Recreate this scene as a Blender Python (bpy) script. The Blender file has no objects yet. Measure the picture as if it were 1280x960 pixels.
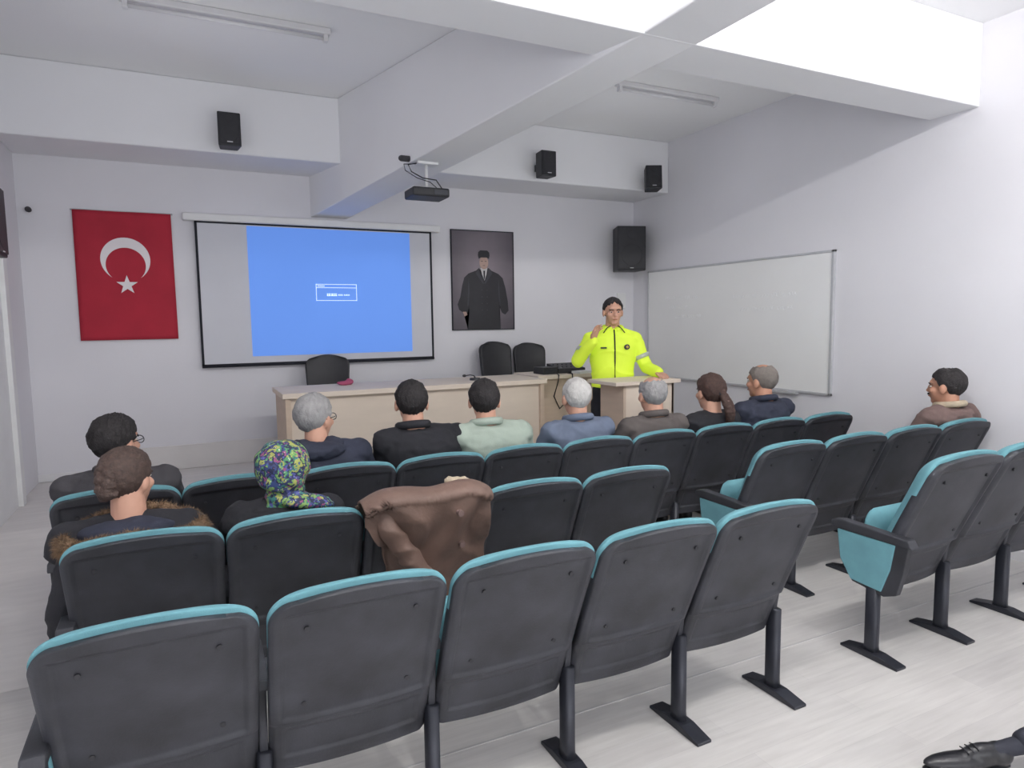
import bpy, bmesh, math, random
from mathutils import Vector, Matrix, noise
random.seed(4)
SC=bpy.context.scene; COL=SC.collection
rad=math.radians
V=Vector
# ------------------------------------------------------------------ materials
def lin(c):
    out=[]
    for v in c:
        v=v/255.0
        out.append(v/12.92 if v<=0.04045 else ((v+0.055)/1.055)**2.4)
    return out
def mat(name,c,rough=.6,var=.08,scale=8,bump=0.0,bscale=60,metal=0,emit=0,stretch=None):
    m=bpy.data.materials.new(name); m.use_nodes=True
    nt=m.node_tree; N=nt.nodes; L=nt.links; b=N['Principled BSDF']
    tc=N.new('ShaderNodeTexCoord'); mp=N.new('ShaderNodeMapping')
    L.new(tc.outputs['Object'],mp.inputs['Vector'])
    if stretch: mp.inputs['Scale'].default_value=stretch
    nz=N.new('ShaderNodeTexNoise'); nz.inputs['Scale'].default_value=scale; nz.inputs['Detail'].default_value=5
    L.new(mp.outputs['Vector'],nz.inputs['Vector'])
    r=N.new('ShaderNodeValToRGB'); l=lin(c)
    r.color_ramp.elements[0].position=.3; r.color_ramp.elements[1].position=.7
    r.color_ramp.elements[0].color=[max(0,x*(1-var)) for x in l]+[1]
    r.color_ramp.elements[1].color=[min(1,x*(1+var)) for x in l]+[1]
    L.new(nz.outputs['Fac'],r.inputs['Fac']); L.new(r.outputs['Color'],b.inputs['Base Color'])
    b.inputs['Roughness'].default_value=rough; b.inputs['Metallic'].default_value=metal
    if bump:
        n2=N.new('ShaderNodeTexNoise'); n2.inputs['Scale'].default_value=bscale; n2.inputs['Detail'].default_value=3
        L.new(mp.outputs['Vector'],n2.inputs['Vector'])
        bp=N.new('ShaderNodeBump'); bp.inputs['Strength'].default_value=bump; bp.inputs['Distance'].default_value=.01
        L.new(n2.outputs['Fac'],bp.inputs['Height']); L.new(bp.outputs['Normal'],b.inputs['Normal'])
    if emit:
        b.inputs['Emission Color'].default_value=l+[1]; b.inputs['Emission Strength'].default_value=emit
    return m
M={}
M['wall']=mat('wall_paint',(230,229,234),.75,.025,1.2,.05,90)
M['ceil']=mat('ceiling_paint',(248,248,249),.8,.015,1.0,.04,60)
M['beam']=mat('beam_paint',(240,240,243),.8,.02,1.3)
M['shell']=mat('chair_plastic',(51,52,58),.58,.5,5,.08,140)
M['black']=mat('black_plastic',(36,36,41),.5,.15,12,.04,120)
M['teal']=mat('teal_fabric',(104,155,165),.9,.1,10,.25,420)
M['steel']=mat('dark_metal',(46,48,56),.4,.12,10,metal=.3)
M['white']=mat('white_plastic',(235,235,235),.5,.03,6)
M['offw']=mat('offwhite_tube',(232,231,233),.6,.03,6)
M['alu']=mat('aluminium',(200,201,204),.45,.04,20,metal=.25)
M['wb']=mat('whiteboard_enamel',(245,245,244),.3,.02,1.6)
M['ghost']=mat('faded_marker',(230,231,233),.6,.03,4)
M['maple']=mat('maple_laminate',(228,214,198),.65,.03,3,stretch=(1,1,5))
M['mapled']=mat('maple_laminate_edge',(206,186,166),.6,.05,5,stretch=(1,1,5))
M['plat']=mat('platform_laminate',(216,212,210),.55,.05,4,stretch=(1,6,1))
M['riser']=mat('riser_laminate',(224,221,220),.6,.04,4,stretch=(1,6,1))
M['strip']=mat('floor_joint',(190,188,188),.6,.04,4)
M['red']=mat('flag_cloth',(178,38,58),.8,.08,5,.15,200)
M['fwhite']=mat('flag_white',(238,232,234),.8,.02,5)
M['screen']=mat('screen_fabric',(214,215,222),.85,.02,3)
M['border']=mat('screen_border',(28,30,40),.8,.1,5)
M['blue']=mat('projected_blue',(106,152,236),.9,.02,2,emit=.42)
M['glow']=mat('projected_white',(225,235,255),.9,.02,2,emit=.7)
M['skin']=mat('skin',(206,158,136),.55,.06,14)
M['skin2']=mat('skin_tan',(190,140,116),.55,.06,14)
M['eye']=mat('eye_white',(206,198,190),.3,.02,5)
M['iris']=mat('iris_dark',(30,22,18),.3,.1,5)
M['lip']=mat('lip',(165,98,88),.5,.05,8)
M['hblack']=mat('hair_black',(38,34,35),.7,.3,50,.5,140)
M['hbrown']=mat('hair_brown',(74,58,52),.7,.3,60,.5,140)
M['hred']=mat('hair_dark_brown',(72,52,46),.7,.3,60,.5,140)
M['hgrey']=mat('hair_grey',(154,152,152),.75,.12,40,.4,140)
M['hwhite']=mat('hair_white',(200,197,194),.75,.08,40,.4,140)
M['hsalt']=mat('hair_cropped_grey',(122,114,108),.75,.12,50,.3,150)
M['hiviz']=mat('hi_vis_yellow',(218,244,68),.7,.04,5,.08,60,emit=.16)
M['reflect']=mat('reflective_tape',(190,196,186),.4,.05,20)
M['navy']=mat('navy_cloth',(46,50,66),.85,.15,9,.2,200)
M['blackc']=mat('black_cloth',(34,34,40),.85,.15,9,.2,220)
M['greyc']=mat('charcoal_cloth',(68,66,70),.85,.12,9,.2,220)
M['sage']=mat('sage_cloth',(166,178,166),.85,.07,9,.2,200)
M['bluegrey']=mat('bluegrey_suit',(104,114,134),.85,.08,9,.2,220)
M['taupe']=mat('taupe_cloth',(94,87,85),.85,.1,9,.2,220)
M['suede']=mat('brown_suede',(110,87,77),.6,.16,7,.15,90)
M['brownc']=mat('brown_jacket',(112,92,88),.9,.15,8,.25,120)
M['shear']=mat('cream_shearling',(204,188,164),.95,.12,40,.9,220)
M['fur']=mat('brown_fur',(138,112,88),.95,.4,30,.9,200)
M['pants']=mat('dark_trousers',(38,40,50),.8,.12,9,.15,200)
M['leather']=mat('black_leather',(34,34,38),.35,.15,12,.1,60)
M['pink']=mat('pink_cloth',(170,80,112),.8,.1,9)
M['gold']=mat('badge_gold',(190,160,70),.5,.1,20)
M['photo']=mat('print_dark',(32,31,38),.5,.25,5)
M['photomid']=mat('print_mid',(52,50,58),.5,.15,6)
M['photoskin']=mat('print_skin',(178,150,138),.5,.12,12)
M['photowhite']=mat('print_white',(190,188,190),.5,.03,8)
M['tube']=mat('lit_tube',(250,250,255),.5,.01,2,emit=6)
def poster_mat():
    m=bpy.data.materials.new('poster_print'); m.use_nodes=True
    nt=m.node_tree;N=nt.nodes;L=nt.links;b=N['Principled BSDF']
    tc=N.new('ShaderNodeTexCoord');mp=N.new('ShaderNodeMapping')
    mp.inputs['Scale'].default_value=(2.0,1,1.25);mp.inputs['Location'].default_value=(0,0,-.08)
    L.new(tc.outputs['Object'],mp.inputs['Vector'])
    g=N.new('ShaderNodeTexGradient');g.gradient_type='SPHERICAL';L.new(mp.outputs['Vector'],g.inputs['Vector'])
    nz=N.new('ShaderNodeTexNoise');nz.inputs['Scale'].default_value=5;L.new(tc.outputs['Object'],nz.inputs['Vector'])
    mx=N.new('ShaderNodeMath');mx.operation='MULTIPLY_ADD';mx.inputs[1].default_value=.3
    L.new(nz.outputs['Fac'],mx.inputs[0]);L.new(g.outputs['Fac'],mx.inputs[2])
    r=N.new('ShaderNodeValToRGB')
    r.color_ramp.elements[0].color=lin((54,50,60))+[1];r.color_ramp.elements[1].color=lin((136,126,134))+[1]
    r.color_ramp.elements[1].position=1.0
    L.new(mx.outputs[0],r.inputs['Fac']);L.new(r.outputs['Color'],b.inputs['Base Color'])
    b.inputs['Roughness'].default_value=.45
    return m
M['poster']=poster_mat()
def floor_mat():
    m=bpy.data.materials.new('laminate_floor'); m.use_nodes=True
    nt=m.node_tree;N=nt.nodes;L=nt.links;b=N['Principled BSDF']
    tc=N.new('ShaderNodeTexCoord')
    br=N.new('ShaderNodeTexBrick');br.inputs['Scale'].default_value=1
    br.inputs['Brick Width'].default_value=1.2;br.inputs['Row Height'].default_value=.13
    br.inputs['Mortar Size'].default_value=.0008;br.inputs['Bias'].default_value=-.1
    br.inputs['Color1'].default_value=lin((223,220,217))+[1];br.inputs['Color2'].default_value=lin((213,210,208))+[1]
    br.inputs['Mortar'].default_value=lin((205,202,201))+[1]
    L.new(tc.outputs['Object'],br.inputs['Vector'])
    mp=N.new('ShaderNodeMapping');mp.inputs['Scale'].default_value=(1.2,14,1);L.new(tc.outputs['Object'],mp.inputs['Vector'])
    nz=N.new('ShaderNodeTexNoise');nz.inputs['Scale'].default_value=3;nz.inputs['Detail'].default_value=6
    L.new(mp.outputs['Vector'],nz.inputs['Vector'])
    r=N.new('ShaderNodeValToRGB');r.color_ramp.elements[0].position=.3;r.color_ramp.elements[1].position=.7
    r.color_ramp.elements[0].color=(.84,.835,.83,1);r.color_ramp.elements[1].color=(1.0,1.0,1.0,1)
    L.new(nz.outputs['Fac'],r.inputs['Fac'])
    n3=N.new('ShaderNodeTexNoise');n3.inputs['Scale'].default_value=1.7;n3.inputs['Detail'].default_value=5;L.new(tc.outputs['Object'],n3.inputs['Vector'])
    r3=N.new('ShaderNodeValToRGB');r3.color_ramp.elements[0].position=.35;r3.color_ramp.elements[1].position=.65
    r3.color_ramp.elements[0].color=(.9,.9,.9,1);r3.color_ramp.elements[1].color=(1,1,1,1);L.new(n3.outputs['Fac'],r3.inputs['Fac'])
    mx=N.new('ShaderNodeMixRGB');mx.blend_type='MULTIPLY';mx.inputs['Fac'].default_value=.8
    L.new(br.outputs['Color'],mx.inputs['Color1']);L.new(r.outputs['Color'],mx.inputs['Color2'])
    m2=N.new('ShaderNodeMixRGB');m2.blend_type='MULTIPLY';m2.inputs['Fac'].default_value=1
    L.new(mx.outputs['Color'],m2.inputs['Color1']);L.new(r3.outputs['Color'],m2.inputs['Color2'])
    L.new(m2.outputs['Color'],b.inputs['Base Color']);b.inputs['Roughness'].default_value=.36
    return m
M['floor']=floor_mat()
def scarf_mat():
    m=bpy.data.materials.new('floral_scarf'); m.use_nodes=True
    nt=m.node_tree;N=nt.nodes;L=nt.links;b=N['Principled BSDF']
    tc=N.new('ShaderNodeTexCoord')
    nz=N.new('ShaderNodeTexNoise');nz.inputs['Scale'].default_value=26
    L.new(tc.outputs['Object'],nz.inputs['Vector'])
    mixv=N.new('ShaderNodeMixRGB');mixv.inputs['Fac'].default_value=.12
    L.new(tc.outputs['Object'],mixv.inputs['Color1']);L.new(nz.outputs['Color'],mixv.inputs['Color2'])
    vo=N.new('ShaderNodeTexVoronoi');vo.inputs['Scale'].default_value=52
    L.new(mixv.outputs['Color'],vo.inputs['Vector'])
    sep=N.new('ShaderNodeSeparateColor');L.new(vo.outputs['Color'],sep.inputs['Color'])
    def ramp(cols):
        r=N.new('ShaderNodeValToRGB');r.color_ramp.interpolation='CONSTANT'; e=r.color_ramp.elements; k=len(cols)
        e[0].color=lin(cols[0])+[1];e[0].position=0
        e[1].color=lin(cols[-1])+[1];e[1].position=(k-1)/k
        for i,c in enumerate(cols[1:-1]):
            x=e.new((i+1)/k);x.color=lin(c)+[1]
        return r
    r=ramp([(56,70,122),(84,146,98),(58,62,104),(164,168,92),(82,84,150),(146,78,120),(60,124,116),(128,164,92)])
    L.new(sep.outputs['Red'],r.inputs['Fac'])
    gt=N.new('ShaderNodeMath');gt.operation='LESS_THAN';gt.inputs[1].default_value=.16;L.new(vo.outputs['Distance'],gt.inputs[0])
    g2=N.new('ShaderNodeMath');g2.operation='GREATER_THAN';g2.inputs[1].default_value=.5;L.new(sep.outputs['Green'],g2.inputs[0])
    mu=N.new('ShaderNodeMath');mu.operation='MULTIPLY';L.new(gt.outputs[0],mu.inputs[0]);L.new(g2.outputs[0],mu.inputs[1])
    m1=N.new('ShaderNodeMixRGB');L.new(mu.outputs[0],m1.inputs['Fac']);L.new(r.outputs['Color'],m1.inputs['Color1']);m1.inputs['Color2'].default_value=lin((212,208,192))+[1]
    g3=N.new('ShaderNodeMath');g3.operation='GREATER_THAN';g3.inputs[1].default_value=.62;L.new(vo.outputs['Distance'],g3.inputs[0])
    m2=N.new('ShaderNodeMixRGB');L.new(g3.outputs[0],m2.inputs['Fac']);L.new(m1.outputs['Color'],m2.inputs['Color1']);m2.inputs['Color2'].default_value=lin((40,46,74))+[1]
    L.new(m2.outputs['Color'],b.inputs['Base Color'])
    b.inputs['Roughness'].default_value=.75
    return m
M['scarf']=scarf_mat()
# ------------------------------------------------------------------ helpers
def tag(o,label=None,cat=None,group=None,kind=None):
    if label: o['label']=label
    if cat: o['category']=cat
    if group: o['group']=group
    if kind: o['kind']=kind
    return o
def empty(name,loc,rz=0):
    o=bpy.data.objects.new(name,None); COL.objects.link(o); o.location=loc; o.rotation_euler=(0,0,rz); o.empty_display_size=.1
    return o
def mesh_of(name,bm,m,smooth=False):
    bmesh.ops.recalc_face_normals(bm,faces=bm.faces[:])
    me=bpy.data.meshes.new(name); bm.to_mesh(me); bm.free()
    if not isinstance(m,(list,tuple)): m=[m]
    for x in m: me.materials.append(x)
    if smooth:
        for p in me.polygons: p.use_smooth=True
    return me
def link(name,me,parent=None,loc=(0,0,0),rot=(0,0,0),bevel=0):
    o=bpy.data.objects.new(name,me); COL.objects.link(o); o.location=loc; o.rotation_euler=rot
    if parent: o.parent=parent
    if bevel:
        b=o.modifiers.new('bevel','BEVEL'); b.width=bevel; b.segments=2; b.limit_method='ANGLE'
    return o
def mk(name,bm,m,parent=None,smooth=False,bevel=0,loc=(0,0,0),rot=(0,0,0)):
    return link(name,mesh_of(name,bm,m,smooth),parent,loc,rot,bevel)
def box(bm,x0,x1,y0,y1,z0,z1,mi=0,MX=None):
    T=Matrix.Translation(((x0+x1)/2,(y0+y1)/2,(z0+z1)/2))@Matrix.Diagonal((x1-x0,y1-y0,z1-z0,1))
    if MX: T=MX@T
    n=len(bm.faces)
    bmesh.ops.create_cube(bm,size=1,matrix=T)
    bm.faces.ensure_lookup_table()
    for f in bm.faces[n:]: f.material_index=mi
def B(name,x0,x1,y0,y1,z0,z1,m,parent=None,bevel=0):
    bm=bmesh.new(); box(bm,x0,x1,y0,y1,z0,z1); return mk(name,bm,m,parent,bevel=bevel)
def frame_to(d):
    return V(d).to_track_quat('Z','Y').to_matrix().to_4x4()
def cone(bm,p1,p2,r1,r2,seg=14,mi=0):
    p1=V(p1);p2=V(p2);d=p2-p1
    n=len(bm.faces)
    bmesh.ops.create_cone(bm,cap_ends=True,segments=seg,radius1=r1,radius2=r2,depth=d.length,matrix=Matrix.Translation((p1+p2)/2)@frame_to(d))
    bm.faces.ensure_lookup_table()
    for f in bm.faces[n:]: f.material_index=mi
def sph(bm,c,r,rot=None,seg=16,MX=None,mi=0):
    if not isinstance(r,(tuple,list)): r=(r,r,r)
    T=Matrix.Translation(V(c))
    if rot: T=T@rot
    T=T@Matrix.Diagonal((r[0],r[1],r[2],1))
    if MX: T=MX@T
    n=len(bm.faces)
    bmesh.ops.create_uvsphere(bm,u_segments=seg,v_segments=max(6,seg*2//3),radius=1,matrix=T)
    bm.faces.ensure_lookup_table()
    for f in bm.faces[n:]: f.material_index=mi
def cap(bm,p1,r1,p2,r2,seg=14):
    p1=V(p1);p2=V(p2)
    cone(bm,p1,p2,r1,r2,seg); sph(bm,p1,r1,seg=seg); sph(bm,p2,r2,seg=seg)
def loft(bm,rings,seg=28,ex=2.4):
    rows=[]
    for (cx,cy,cz,hw,hd) in rings:
        row=[]
        for i in range(seg):
            a=2*math.pi*i/seg; c=math.cos(a); s=math.sin(a)
            row.append(bm.verts.new((cx+hw*math.copysign(abs(c)**(2/ex),c),cy+hd*math.copysign(abs(s)**(2/ex),s),cz)))
        rows.append(row)
    for a,b in zip(rows,rows[1:]):
        for i in range(seg):
            j=(i+1)%seg; bm.faces.new((a[i],a[j],b[j],b[i]))
    bm.faces.new(rows[0][::-1]); bm.faces.new(rows[-1])
def tube(bm,pts,r,seg=8,closed=False,mi=0):
    pts=[V(p) for p in pts]; rows=[]; n=len(pts)
    for k,p in enumerate(pts):
        a=pts[k-1] if (k>0 or closed) else p; b=pts[(k+1)%n] if (k<n-1 or closed) else p
        F=frame_to(b-a); rr=r[k] if isinstance(r,(list,tuple)) else r
        rows.append([bm.verts.new(p+(F@V((rr*math.cos(2*math.pi*i/seg),rr*math.sin(2*math.pi*i/seg),0)))) for i in range(seg)])
    m=n if closed else n-1
    for k in range(m):
        a=rows[k];b=rows[(k+1)%n]
        for i in range(seg):
            j=(i+1)%seg; f=bm.faces.new((a[i],a[j],b[j],b[i])); f.material_index=mi
    if not closed:
        bm.faces.new(rows[0][::-1]); bm.faces.new(rows[-1])
def poly(bm,pts,mi=0):
    f=bm.faces.new([bm.verts.new(p) for p in pts]); f.material_index=mi; return f
def prism(bm,pts,axis,a,b):
    def mkp(p,t):
        if axis=='x': return (t,p[0],p[1])
        if axis=='y': return (p[0],t,p[1])
        return (p[0],p[1],t)
    A=[bm.verts.new(mkp(p,a)) for p in pts]; Bq=[bm.verts.new(mkp(p,b)) for p in pts]
    bm.faces.new(A); bm.faces.new(Bq[::-1])
    for i in range(len(pts)):
        j=(i+1)%len(pts); bm.faces.new((A[i],Bq[i],Bq[j],A[j]))
def blob_mesh(name,bm,voxel,m,smooth=4,wr=0,wf=14):
    bmesh.ops.recalc_face_normals(bm,faces=bm.faces[:])
    me=bpy.data.meshes.new(name); bm.to_mesh(me); bm.free()
    o=bpy.data.objects.new('tmp',me); COL.objects.link(o)
    r=o.modifiers.new('r','REMESH'); r.mode='VOXEL'; r.voxel_size=voxel; r.use_smooth_shade=True
    s=o.modifiers.new('s','SMOOTH'); s.factor=.5; s.iterations=smooth
    dg=bpy.context.evaluated_depsgraph_get()
    me2=bpy.data.meshes.new_from_object(o.evaluated_get(dg)); me2.name=name
    bpy.data.objects.remove(o)
    me2.materials.clear(); me2.materials.append(m)
    if wr:
        ns=[v.normal.copy() for v in me2.vertices]
        for v,n in zip(me2.vertices,ns):
            c=v.co
            k=noise.noise(V((c.x*wf,c.y*wf,c.z*wf*1.7)))+.5*noise.noise(V((c.x*wf*2.3+5,c.y*wf*2.3,c.z*wf*3)))
            v.co=c+n*(k*wr)
    for p in me2.polygons: p.use_smooth=True; p.material_index=0
    return me2
# ------------------------------------------------------------------ room
XL,XR,YF,YB,H=-1.14,4.8,6.5,-2.6,3.5
PZ=.34
def struct(o): o['kind']='structure'; return o
struct(B('floor',XL-.1,XR+.1,YB,YF+.1,-.08,0,M['floor']))
struct(B('ceiling',XL-.1,XR+.1,YB,YF+.1,H,H+.1,M['ceil']))
struct(B('wall_front',XL-.1,XR+.1,YF,YF+.12,0,H,M['wall']))
struct(B('wall_right',XR,XR+.12,YB,YF,0,H,M['wall']))
struct(B('wall_left',XL-.12,XL,YB,YF,0,H,M['wall']))
struct(B('trim_1',XL,XR,5.87,YF,2.96,H,M['beam'],bevel=.012))
bm=bmesh.new(); box(bm,XL,XR,2.71,3.04,2.97,H); struct(mk('trim_2',bm,M['beam'],bevel=.006))
# long beam: level at the rear, then running down and left to the front wall
bm=bmesh.new()
sec=[(YB,2.06,2.39,2.972),(2.71,2.06,2.39,2.972),(6.5,1.11,1.44,2.59)]
rows=[]
for (y,x0,x1,z) in sec: rows.append([bm.verts.new(p) for p in ((x0,y,z),(x1,y,z),(x1,y,H-.001),(x0,y,H-.001))])
for a,b in zip(rows,rows[1:]):
    for i in range(4):
        j=(i+1)%4; bm.faces.new((a[i],a[j],b[j],b[i]))
bm.faces.new(rows[0]); bm.faces.new(rows[-1][::-1])
struct(mk('trim_3',bm,M['beam'],bevel=.008))
struct(B('trim_5',-.42,2.9,6.475,6.5,PZ,.55,M['riser']))
struct(B('baseboard_front',XL,XR,6.485,6.5,PZ,PZ+.06,M['offw']))
struct(B('baseboard_right',XR-.015,XR,YB,4.97,0,.07,M['offw']))
struct(B('trim_6',.3,XR-.02,2.2,2.210,0,.0015,M['strip']))
pf=empty('stage_platform',(0,0,0)); tag(pf,'low laminate stage running along the front wall under the long table','stage')
B('deck',XL+.001,XR-.02,4.985,YF-.03,PZ-.03,PZ,M['plat'],pf); B('riser',XL+.001,XR-.02,4.985,YF-.03,0,PZ-.03,M['riser'],pf)
bm=bmesh.new(); prism(bm,[(3.5,0.001),(4.985,0.001),(4.985,PZ)],'x',XL+.001,-.58); mk('ramp',bm,M['plat'],pf)
d=B('door_1',XL-.01,XL+.02,4.75,5.66,PZ,2.42,M['white']); struct(d)
bm=bmesh.new(); box(bm,XL,XL+.05,5.66,5.76,PZ,2.5); box(bm,XL,XL+.05,4.65,4.75,PZ,2.5); box(bm,XL,XL+.05,4.65,5.76,2.42,2.5)
mk('door_frame',bm,M['white'],d,bevel=.004)
bm=bmesh.new(); cone(bm,(XL+.02,4.85,1.38),(XL+.07,4.85,1.38),.012,.012); cone(bm,(XL+.07,4.85,1.38),(XL+.07,4.97,1.38),.01,.01); mk('door_handle',bm,M['alu'],d,smooth=True)
bm=bmesh.new(); sph(bm,(-1.06,6.47,2.53),(.022,.03,.022)); cone(bm,(-1.06,6.5,2.53),(-1.06,6.46,2.53),.02,.012)
tag(mk('wall_hook',bm,M['greyc'],smooth=True),'small grey knob on the front wall left of the red flag','hook')
# ------------------------------------------------------------------ fluorescent lamps
def lamp(x0,x1,y,lit,label):
    t=empty('ceiling_lamp',((x0+x1)/2,y,H)); tag(t,label,'lamp')
    h=(x1-x0)/2
    B('housing',-h,h,-.03,.03,-.04,0,M['offw'],t,bevel=.006)
    bm=bmesh.new(); cone(bm,(-h+.04,0,-.062),(h-.04,0,-.062),.012,.012); mk('tube',bm,M['tube'] if lit else M['offw'],t,smooth=True)
    for s in (-1,1):
        B('end_cap',s*(h-.03)-.014,s*(h-.03)+.014,-.022,.022,-.082,-.036,M['offw'],t,bevel=.004)
    return t
lamp(-.24,.95,4.56,False,'unlit fluorescent batten lamp on the ceiling at upper left above the flag')
lamp(3.2,4.25,4.56,False,'unlit fluorescent batten lamp on the ceiling between beam and right wall')
lamp(.1,1.3,.8,True,'lit fluorescent batten lamp on the rear ceiling left of the long beam')
lamp(2.6,3.8,.8,True,'lit fluorescent batten lamp on the rear ceiling right of the long beam')
def pt(loc,e,r=.06,c=(1,.985,.96)):
    l=bpy.data.lights.new('lamp_or_fill_light','POINT'); l.energy=e; l.shadow_soft_size=r; l.color=c
    o=bpy.data.objects.new('lamp_or_fill_light',l); COL.objects.link(o); o.location=loc; return o
for x in (.4,1.0): pt((x,.8,3.33),44)
for x in (2.75,3.1): pt((x,.8,3.33),46,.025)
for p in ((.2,4.5,2.5),(3.3,4.6,2.5)): pt(p,6,.5,(.97,.97,1))  # soft fills added to brighten the front ceiling, no fixtures here
w=bpy.data.worlds.new('world'); SC.world=w; w.use_nodes=True
bg=w.node_tree.nodes['Background']; bg.inputs['Color'].default_value=(.94,.955,1,1); bg.inputs['Strength'].default_value=.95
def area(loc,rot,sx,sy,e,c=(1,1,1)):
    l=bpy.data.lights.new('fill','AREA'); l.shape='RECTANGLE'; l.size=sx; l.size_y=sy; l.energy=e; l.color=c
    o=bpy.data.objects.new('rear_fill',l); COL.objects.link(o); o.location=loc; o.rotation_euler=rot; return o
area((1.0,-2.5,1.2),(rad(106),0,rad(10)),4.0,1.6,66,(.97,.98,1))  # unseen fill light added at the open rear of the room
# ------------------------------------------------------------------ flag
fl=empty('flag',(-.414,6.49,0)); tag(fl,'red flag with white crescent and star hung vertically on the front wall','flag')
bm=bmesh.new()
nx,nz=20,30; g=[]
for j in range(nz+1):
    row=[]
    for i in range(nx+1):
        x=-.356+.712*i/nx; z=1.487+1.062*j/nz
        row.append(bm.verts.new((x*(1+.012*(1-j/nz)),-.012+.004*math.sin(x*16+z),z)))
    g.append(row)
for j in range(nz):
    for i in range(nx): bm.faces.new((g[j][i],g[j][i+1],g[j+1][i+1],g[j+1][i]))
o=mk('cloth',bm,M['red'],fl,smooth=True); s=o.modifiers.new('s','SOLIDIFY'); s.thickness=.003; s.offset=0
bm=bmesh.new(); cx,cz=.0,2.155; Ro,Ri,of=.182,.146,-.047
outer=[];inner=[]
n=40
zi=(Ro*Ro-Ri*Ri+of*of)/(2*of); a0=math.asin(zi/Ro); b0=math.asin((zi-of)/Ri)
for k in range(n+1):
    a=a0+(math.pi-2*a0)*k/n; b=b0+(math.pi-2*b0)*k/n
    outer.append(bm.verts.new((cx+Ro*math.cos(a),-.02,cz+Ro*math.sin(a))))
    inner.append(bm.verts.new((cx+Ri*math.cos(b),-.02,cz+of+Ri*math.sin(b))))
for k in range(n):
    bm.faces.new((outer[k],outer[k+1],inner[k+1],inner[k]))
mk('crescent',bm,M['fwhite'],fl)
bm=bmesh.new(); c=bm.verts.new((0,-.02,1.945)); ring=[]
for k in range(10):
    a=math.pi/2+k*math.pi/5; r=.082 if k%2==0 else .032
    ring.append(bm.verts.new((r*math.cos(a),-.02,1.945+r*math.sin(a))))
for k in range(10): bm.faces.new((c,ring[k],ring[(k+1)%10]))
mk('star',bm,M['fwhite'],fl)
bm=bmesh.new(); cone(bm,(-.37,0,2.55),(.37,0,2.55),.007,.007); mk('hanging_rod',bm,M['alu'],fl,smooth=True)
# ------------------------------------------------------------------ projection screen
ps=empty('projection_screen',(1.2,6.44,0)); tag(ps,'white pull-down projection screen showing a blue image on the front wall','screen')
def pb(name,x0,x1,y0,y1,z0,z1,m,par=ps,bevel=0): return B(name,x0-1.2,x1-1.2,y0,y1,z0,z1,m,par,bevel)
pb('screen_fabric',.12,2.27,-.002,.002,1.24,2.5,M['screen'])
bm=bmesh.new()
for (a,b,c,e) in ((.12,.14,1.24,2.5),(2.25,2.27,1.24,2.5),(.12,2.27,1.24,1.255),(.12,2.27,2.485,2.5)): box(bm,a-1.2,b-1.2,-.005,.003,c,e)
mk('black_border',bm,M['border'],ps)
pb('roller_casing',.03,2.36,-.03,.059,2.5,2.565,M['white'],bevel=.012)
bm=bmesh.new(); cone(bm,(-1.08,0,1.235),(1.07,0,1.235),.012,.012); mk('weight_bar',bm,M['border'],ps,smooth=True)
im=pb('projected_image',.54,2.04,-.009,-.0055,1.315,2.475,M['blue'])
bm=bmesh.new()
def st(x0,x1,z0,z1): box(bm,x0-1.2,x1-1.2,-.013,-.0095,z0,z1)
X0,X1,Z0,Z1=1.12,1.50,1.815,1.97
t=.004
st(X0,X1,Z0,Z0+t); st(X0,X1,Z1-t,Z1); st(X0,X0+t,Z0,Z1); st(X1-t,X1,Z0,Z1); st(X0,X1,Z1-.035,Z1-.031)
st(X0+.015,X0+.08,Z1-.021,Z1-.015)
xx=X0+.1
for wd in (.012,.016,.008,.014,.010,.012):
    st(xx,xx+wd*.45,Z0+.045,Z0+.068); st(xx,xx+wd,Z0+.045,Z0+.05); st(xx+wd*.2,xx+wd,Z0+.06,Z0+.064); xx+=wd+.004
xx+=.008
for wd in (.010,.008,.012,.009,0,.010,.008,.011,.009,.007):
    if wd: st(xx,xx+wd*.4,Z0+.05,Z0+.062); st(xx,xx+wd,Z0+.05,Z0+.053)
    xx+=(wd or .006)+.002
mk('dialog_box',bm,M['glow'],im)
# ------------------------------------------------------------------ portrait poster
po=empty('portrait_poster',(2.853,6.49,2.03)); tag(po,'portrait poster of a standing man in dark uniform and tall hat','poster')
bm=bmesh.new(); box(bm,-.353,.353,-.008,.01,-.513,.513); mk('print',bm,M['poster'],po)
bm=bmesh.new()
for (a,b,c,e) in ((-.358,-.35,-.518,.518),(.35,.358,-.518,.518),(-.358,.358,-.518,-.51),(-.358,.358,.51,.518)): box(bm,a,b,-.014,.01,c,e)
mk('frame',bm,M['border'],po)
def flat(name,pts,y,m,par=po,sx=.353*1.14,sz=.513):
    bm=bmesh.new(); poly(bm,[(p[0]*sx,y,max(-.512,(p[1]*1.06)*sz)) for p in pts]); bmesh.ops.triangulate(bm,faces=bm.faces[:]); return mk(name,bm,m,par)
suit=[(-.12,.24),(-.2,.19),(-.42,.13),(-.54,.05),(-.6,-.1),(-.66,-.32),(-.74,-.46),(-.7,-.56),(-.58,-.62),(-.46,-.62),(-.42,-.5),(-.42,-.62),(-.46,-1),(.48,-1),(.44,-.6),(.45,-.5),(.52,-.62),(.62,-.66),(.72,-.58),(.7,-.4),(.64,-.15),(.56,.05),(.44,.13),(.24,.19),(.16,.24),(.02,.1)]
flat('uniform_figure',suit,-.0095,M['photo'])
flat('sleeve_edge',[(-.42,.05),(-.44,-.2),(-.47,-.5),(-.43,-.48),(-.405,-.2)],-.0098,M['photomid'])
flat('sleeve_edge',[(.44,.05),(.46,-.2),(.49,-.5),(.455,-.48),(.425,-.2)],-.0098,M['photomid'])
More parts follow.
